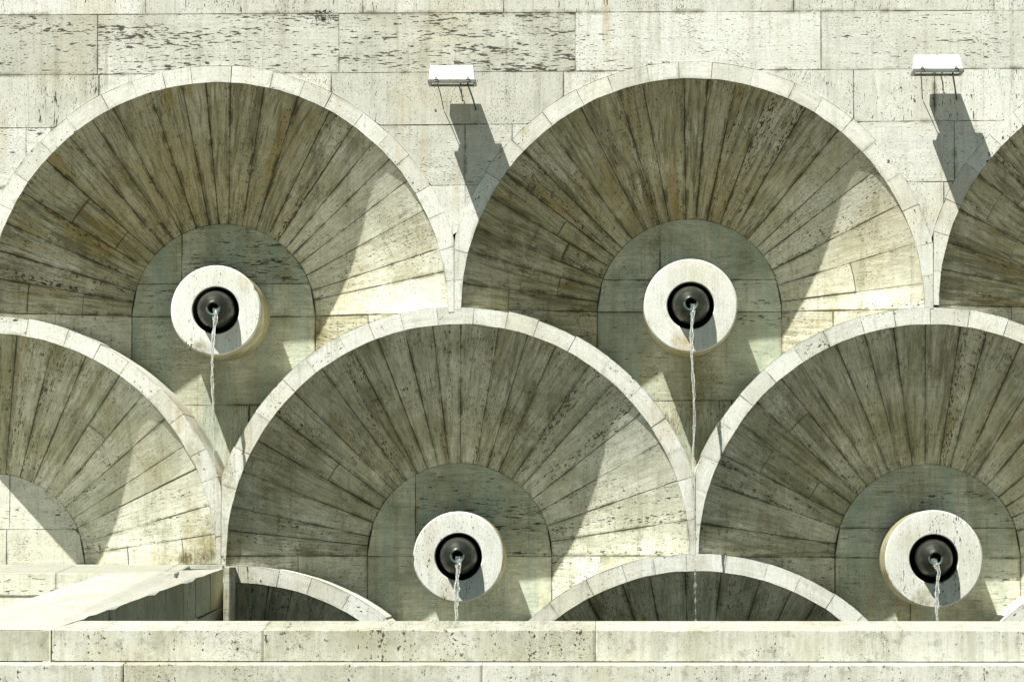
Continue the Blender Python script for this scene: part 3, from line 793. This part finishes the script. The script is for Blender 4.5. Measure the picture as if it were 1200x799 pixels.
# ------------------------------------------------------------ falling water
def stream(key, lab, pts, widths, breaks, zend):
    """pts: (dx, y, z-drop) path from the nozzle; solid rope first, then a chain of drops"""
    cx, cz = nozz[key]; rng = random.Random(hash_(key)+5)
    V, Fc = [], []
    def path(z):
        for i in range(len(pts)-1):
            if z <= pts[i+1][2]:
                t = (z-pts[i][2])/max(1e-6, pts[i+1][2]-pts[i][2]); return [pts[i][k]+(pts[i+1][k]-pts[i][k])*t for k in range(2)], widths[i]+(widths[i+1]-widths[i])*t
        return list(pts[-1][:2]), widths[-1]
    # several strands braided together
    seg = 18
    for st in range(1):
        z = 0.; rows_ = 0; b = len(V); ph = st*2.1 + rng.random(); 
        zlen = zend
        step = .006
        while z < zlen:
            (dx, y), wd = path(z); sp_ = wd*.27*(1 - z/zlen*.75)*(1+.5*mnoise.noise(Vector((z*9, st, 1))))
            ox = math.cos(ph + z*7)*sp_; oy = math.sin(ph + z*7)*sp_
            rr = max(.0048, wd*.25)*(1 + .40*mnoise.noise(Vector((st*5, 0, z*16 + 3*ord(key[1])))))*(1 if z < zlen-.04 else max(.15,(zlen-z)/.04))
            if z > breaks:
                bd = .5 + 1.5*mnoise.noise(Vector((ord(key[1]), z*27, 4))); q_ = min(1, (z-breaks)/.25)
                rr *= (1-q_) + q_*max(.10, min(1.15, bd))
            for k in range(seg):
                a = 2*math.pi*k/seg
                r2 = rr*(1 + .38*math.cos(2*a + z*22 + 2*mnoise.noise(Vector((z*5, 2, 2)))) + .18*math.cos(5*a - z*35) + .35*mnoise.noise(Vector((math.cos(a)*1.6+st*4, math.sin(a)*1.6, z*38))))
                V.append((cx+dx+ox+r2*math.cos(a), y+oy+r2*math.sin(a), cz-z))
            rows_ += 1; z += step
        for i in range(rows_-1):
            for k in range(seg):
                k2 = (k+1)%seg; Fc.append([b+i*seg+k, b+i*seg+k2, b+(i+1)*seg+k2, b+(i+1)*seg+k])
        Fc.append([b+k for k in range(seg)][::-1]); Fc.append([b+(rows_-1)*seg+k for k in range(seg)])
    # spray beside the rope
    for q in range(46):
        z = rng.uniform(.12, zend)*1.; (dx, y), wd = path(z); rr = rng.uniform(.0012,.0032); b = len(V)
        ox = rng.gauss(0, .010 + .012*z/zend); oy = rng.gauss(0, .01)
        for (a_, b_, c_) in ((1,0,0),(0,1,0),(-1,0,0),(0,-1,0),(0,0,1.6),(0,0,-1.6)): V.append((cx+dx+ox+rr*a_, y+oy+rr*b_, cz-z+rr*c_))
        for f in ((0,1,4),(1,2,4),(2,3,4),(3,0,4),(1,0,5),(2,1,5),(3,2,5),(0,3,5)): Fc.append([b+i for i in f])
    o = mesh_obj('water_stream', V, Fc, M['water'], origin=(cx,-.22,cz), smooth=True)
    return tag(o, lab, 'water', 'streams of water falling from the bronze spouts')
def dz(key, py): return nozz[key][1] - W(725, py, -.25).z
zl1 = nozz['U1'][1] - zA0 - .02
stream('U1', 'thin water stream falling past the V between two arches onto the ledge', [(0,-.20,.030),(0.004,-.235,.12),(.004,-.25,.30),(.008,-.27,.8),(.018,-.28,1.3),(.028,-.285,1.9)][0:1]+[(0.004,-.235,.12),(.004,-.25,.30),(.008,-.27,.8),(.018,-.28,1.3),(.028,-.285,1.9)], [.072,.055,.036,.028,.024,.024], .85, zl1)
stream('U2', 'longest water stream, from the upper middle spout down past the lowest arch', [(.006,-.20,.030),(.008,-.235,.12),(.010,-.25,.30),(.014,-.27,.8),(.012,-.28,1.3),(.03,-.285,2.2),(.03,-.29,3.2)], [.062,.050,.034,.030,.030,.030,.030], 1.25, nozz['U2'][1]-WZ)
stream('L2', 'short broad water stream from the lower middle spout', [(-.008,-.20,.030),(-.002,-.235,.12),(.004,-.25,.30),(.002,-.27,.8),(.0,-.28,1.3)], [.078,.066,.050,.036,.03], .8, nozz['L2'][1]-WZ)
stream('L3', 'twisted water stream from the spout of the largest disc at lower right', [(-.022,-.20,.026),(.006,-.235,.09),(.004,-.25,.28),(.016,-.27,.7),(.02,-.28,1.3)], [.062,.058,.040,.036,.03], .5, nozz['L3'][1]-WZ)

# ------------------------------------------------------------ floodlights
def boxv(V, Fc, P8):
    b = len(V); V += [tuple(p) for p in P8]
    for f in ((0,1,2,3),(7,6,5,4),(0,4,5,1),(1,5,6,2),(2,6,7,3),(3,7,4,0)): Fc.append([b+i for i in f])
def frustum(V, Fc, x0,x1,y0,y1,z0, X0,X1,Y0,Y1,z1):
    boxv(V, Fc, [(x0,y0,z0),(x0,y1,z0),(x1,y1,z0),(x1,y0,z0),(X0,Y0,z1),(X0,Y1,z1),(X1,Y1,z1),(X1,Y0,z1)])
def tube(V, Fc, pts, r, seg=8):
    b = len(V); n = len(pts); pts = [Vector(p) for p in pts]
    for i, p in enumerate(pts):
        d = (pts[min(i+1,n-1)] - pts[max(i-1,0)]).normalized(); u = d.cross(Vector((1,0,.01))).normalized()
        if u.length < .1: u = Vector((0,1,0))
        v = d.cross(u)
        for k in range(seg):
            a = 2*math.pi*k/seg; q = p + u*r*math.cos(a) + v*r*math.sin(a); V.append(tuple(q))
    for i in range(n-1):
        for k in range(seg):
            k2 = (k+1)%seg; Fc.append([b+i*seg+k, b+i*seg+k2, b+(i+1)*seg+k2, b+(i+1)*seg+k])
    Fc.append([b+k for k in range(seg)][::-1]); Fc.append([b+(n-1)*seg+k for k in range(seg)])
def bevel(o, w=.006):
    m = o.modifiers.new('bevel', 'BEVEL'); m.width = w; m.segments = 2; m.limit_method = 'ANGLE'
def floodlight(pxl, pxr, py_frame, lab, tilt):
    a, b = W(pxl, py_frame, -.48), W(pxr, py_frame, -.48); cx = (a.x+b.x)/2; wd = b.x-a.x; z = a.z
    root = empty('floodlight', (cx, -.01, z)); LOC[root.name] = Vector((cx,-.01,z))
    tag(root, lab, 'floodlight', 'white floodlights bracketed to the fountain wall')
    h = wd/2
    V, Fc = [], []; frustum(V, Fc, cx-h+.008,cx+h-.008,-.475,-.22,z+.012, cx-h*.91,cx+h*.87,-.40,-.235,z+.118)
    # cooling fins along the back
    hs = mesh_obj('housing', V, Fc, M['white_metal'], root, origin=(cx,-.35,z)); bevel(hs)
    V, Fc = [], []
    for k in range(7):
        xx = cx - .085 + k*.028; boxv(V, Fc, [(xx,-.23,z+.03),(xx,-.13,z+.03),(xx+.006,-.13,z+.03),(xx+.006,-.23,z+.03),(xx,-.23,z+.099),(xx,-.13,z+.099),(xx+.006,-.13,z+.099),(xx+.006,-.23,z+.099)])
    frustum(V, Fc, cx-.115,cx+.115,-.235,-.098,z+.018, cx-.112,cx+.112,-.235,-.100,z+.106)
    o = mesh_obj('gear_box', V, Fc, M['grey_metal'], root, origin=(cx,-.17,z)); bevel(o, .003)
    V, Fc = [], []
    # frame as four bars round the glass
    for (x0,x1,y0,y1) in ((cx-h,cx+h,-.49,-.465),(cx-h,cx+h,-.235,-.21),(cx-h,cx-h+.022,-.466,-.234),(cx+h-.022,cx+h,-.466,-.234)):
        frustum(V, Fc, x0,x1,y0,y1,z-.014, x0,x1,y0,y1,z+.011)
    fr = mesh_obj('glass_frame', V, Fc, M['grey_metal'], root, origin=(cx,-.35,z)); bevel(fr, .003)
    V, Fc = [], []; frustum(V, Fc, cx-h+.021,cx+h-.021,-.467,-.233,z-.006, cx-h+.021,cx+h-.021,-.467,-.233,z-.001)
    mesh_obj('glass', V, Fc, M['glass'], fr, origin=(cx,-.35,z))
    for sx in (-.64, .68):
        V, Fc = [], []; xx = cx + h*sx
        frustum(V, Fc, xx-.010,xx+.010,-.501,-.470,z-.006, xx-.008,xx+.008,-.497,-.455,z+.026)
        tube(V, Fc, [(xx-.012,-.499,z+.012),(xx+.012,-.499,z+.012)], .006, 8)
        mesh_obj('clip', V, Fc, M['grey_metal'], fr, origin=(xx,-.48,z))
    # bracket: two bent arms back to a plate on the wall
    for sx in (-1, 1):
        V, Fc = [], []; xx = cx + sx*h*.62
        pts = [(xx,-.30,z-.008)]+[(xx + (.05*t if sx > 0 else .03*t), -.30+.292*t, z-.012-.145*t*t-.02*math.sin(t*3.14)) for t in [i/10 for i in range(1,11)]]
        tube(V, Fc, pts, .0035 if sx < 0 else .006, 8)
        mesh_obj('bracket_arm', V, Fc, M['dark_metal'], root, origin=(xx,-.15,z-.05))
    for px_ in (cx-h*.62-.03, cx+h*.62+.05):
        zz = z-.158; V, Fc = [], []; frustum(V, Fc, px_-.007,px_+.007,-.006,-.003,zz-.007, px_-.007,px_+.007,-.006,-.003,zz+.007)
        mesh_obj('wall_pad', V, Fc, M['grey_metal'], root, origin=(px_,0,zz))
    V, Fc = [], []
    pts = []
    for i in range(15):
        t = i/14; pts.append((cx+.03+.05*t+.01*math.sin(t*5), -.15+.145*t, z+.03-.12*t-.05*math.sin(t*3.1)))
    tube(V, Fc, pts, .005, 6)
    mesh_obj('cable', V, Fc, M['dark_metal'], root, origin=(cx,-.1,z))
floodlight(501, 557.5, 95, 'white floodlight above the gap between the left and middle upper arches', 0)
floodlight(1070, 1130, 82.5, 'white floodlight near the right edge, beside the cut-off arch', 0)

# ------------------------------------------------------------ weed in a joint of the wall
def weed(px, py, n, size, lab):
    rng = random.Random(int(px)); b0 = W(px, py, -.005); V, Fc = [], []
    for k in range(n):
        q = b0 + Vector((rng.uniform(-size,size), 0, rng.uniform(-.006,.006))); d = Vector((rng.uniform(-.8,.8), -rng.uniform(.3,1), rng.uniform(-.3,.9))).normalized()
        L = rng.uniform(.015,.04); wv = d.cross(Vector((rng.random(), rng.random(), rng.random()))).normalized()*rng.uniform(.002,.005); b = len(V)
        e = q + d*L; m = q + d*L*.5
        V += [tuple(q), tuple(m+wv), tuple(e), tuple(m-wv)]; Fc.append([b,b+1,b+2,b+3])
    t = M.get('leaf') or metal('dry_leaf', (.05,.06,.02), .7, 0.); M['leaf'] = t
    tag(mesh_obj('weed', V, Fc, t, origin=b0), lab, 'weed')
weed(378, 15, 60, .055, 'tiny dark weed rooted in the highest horizontal joint of the wall')

SC.render.engine = 'CYCLES'
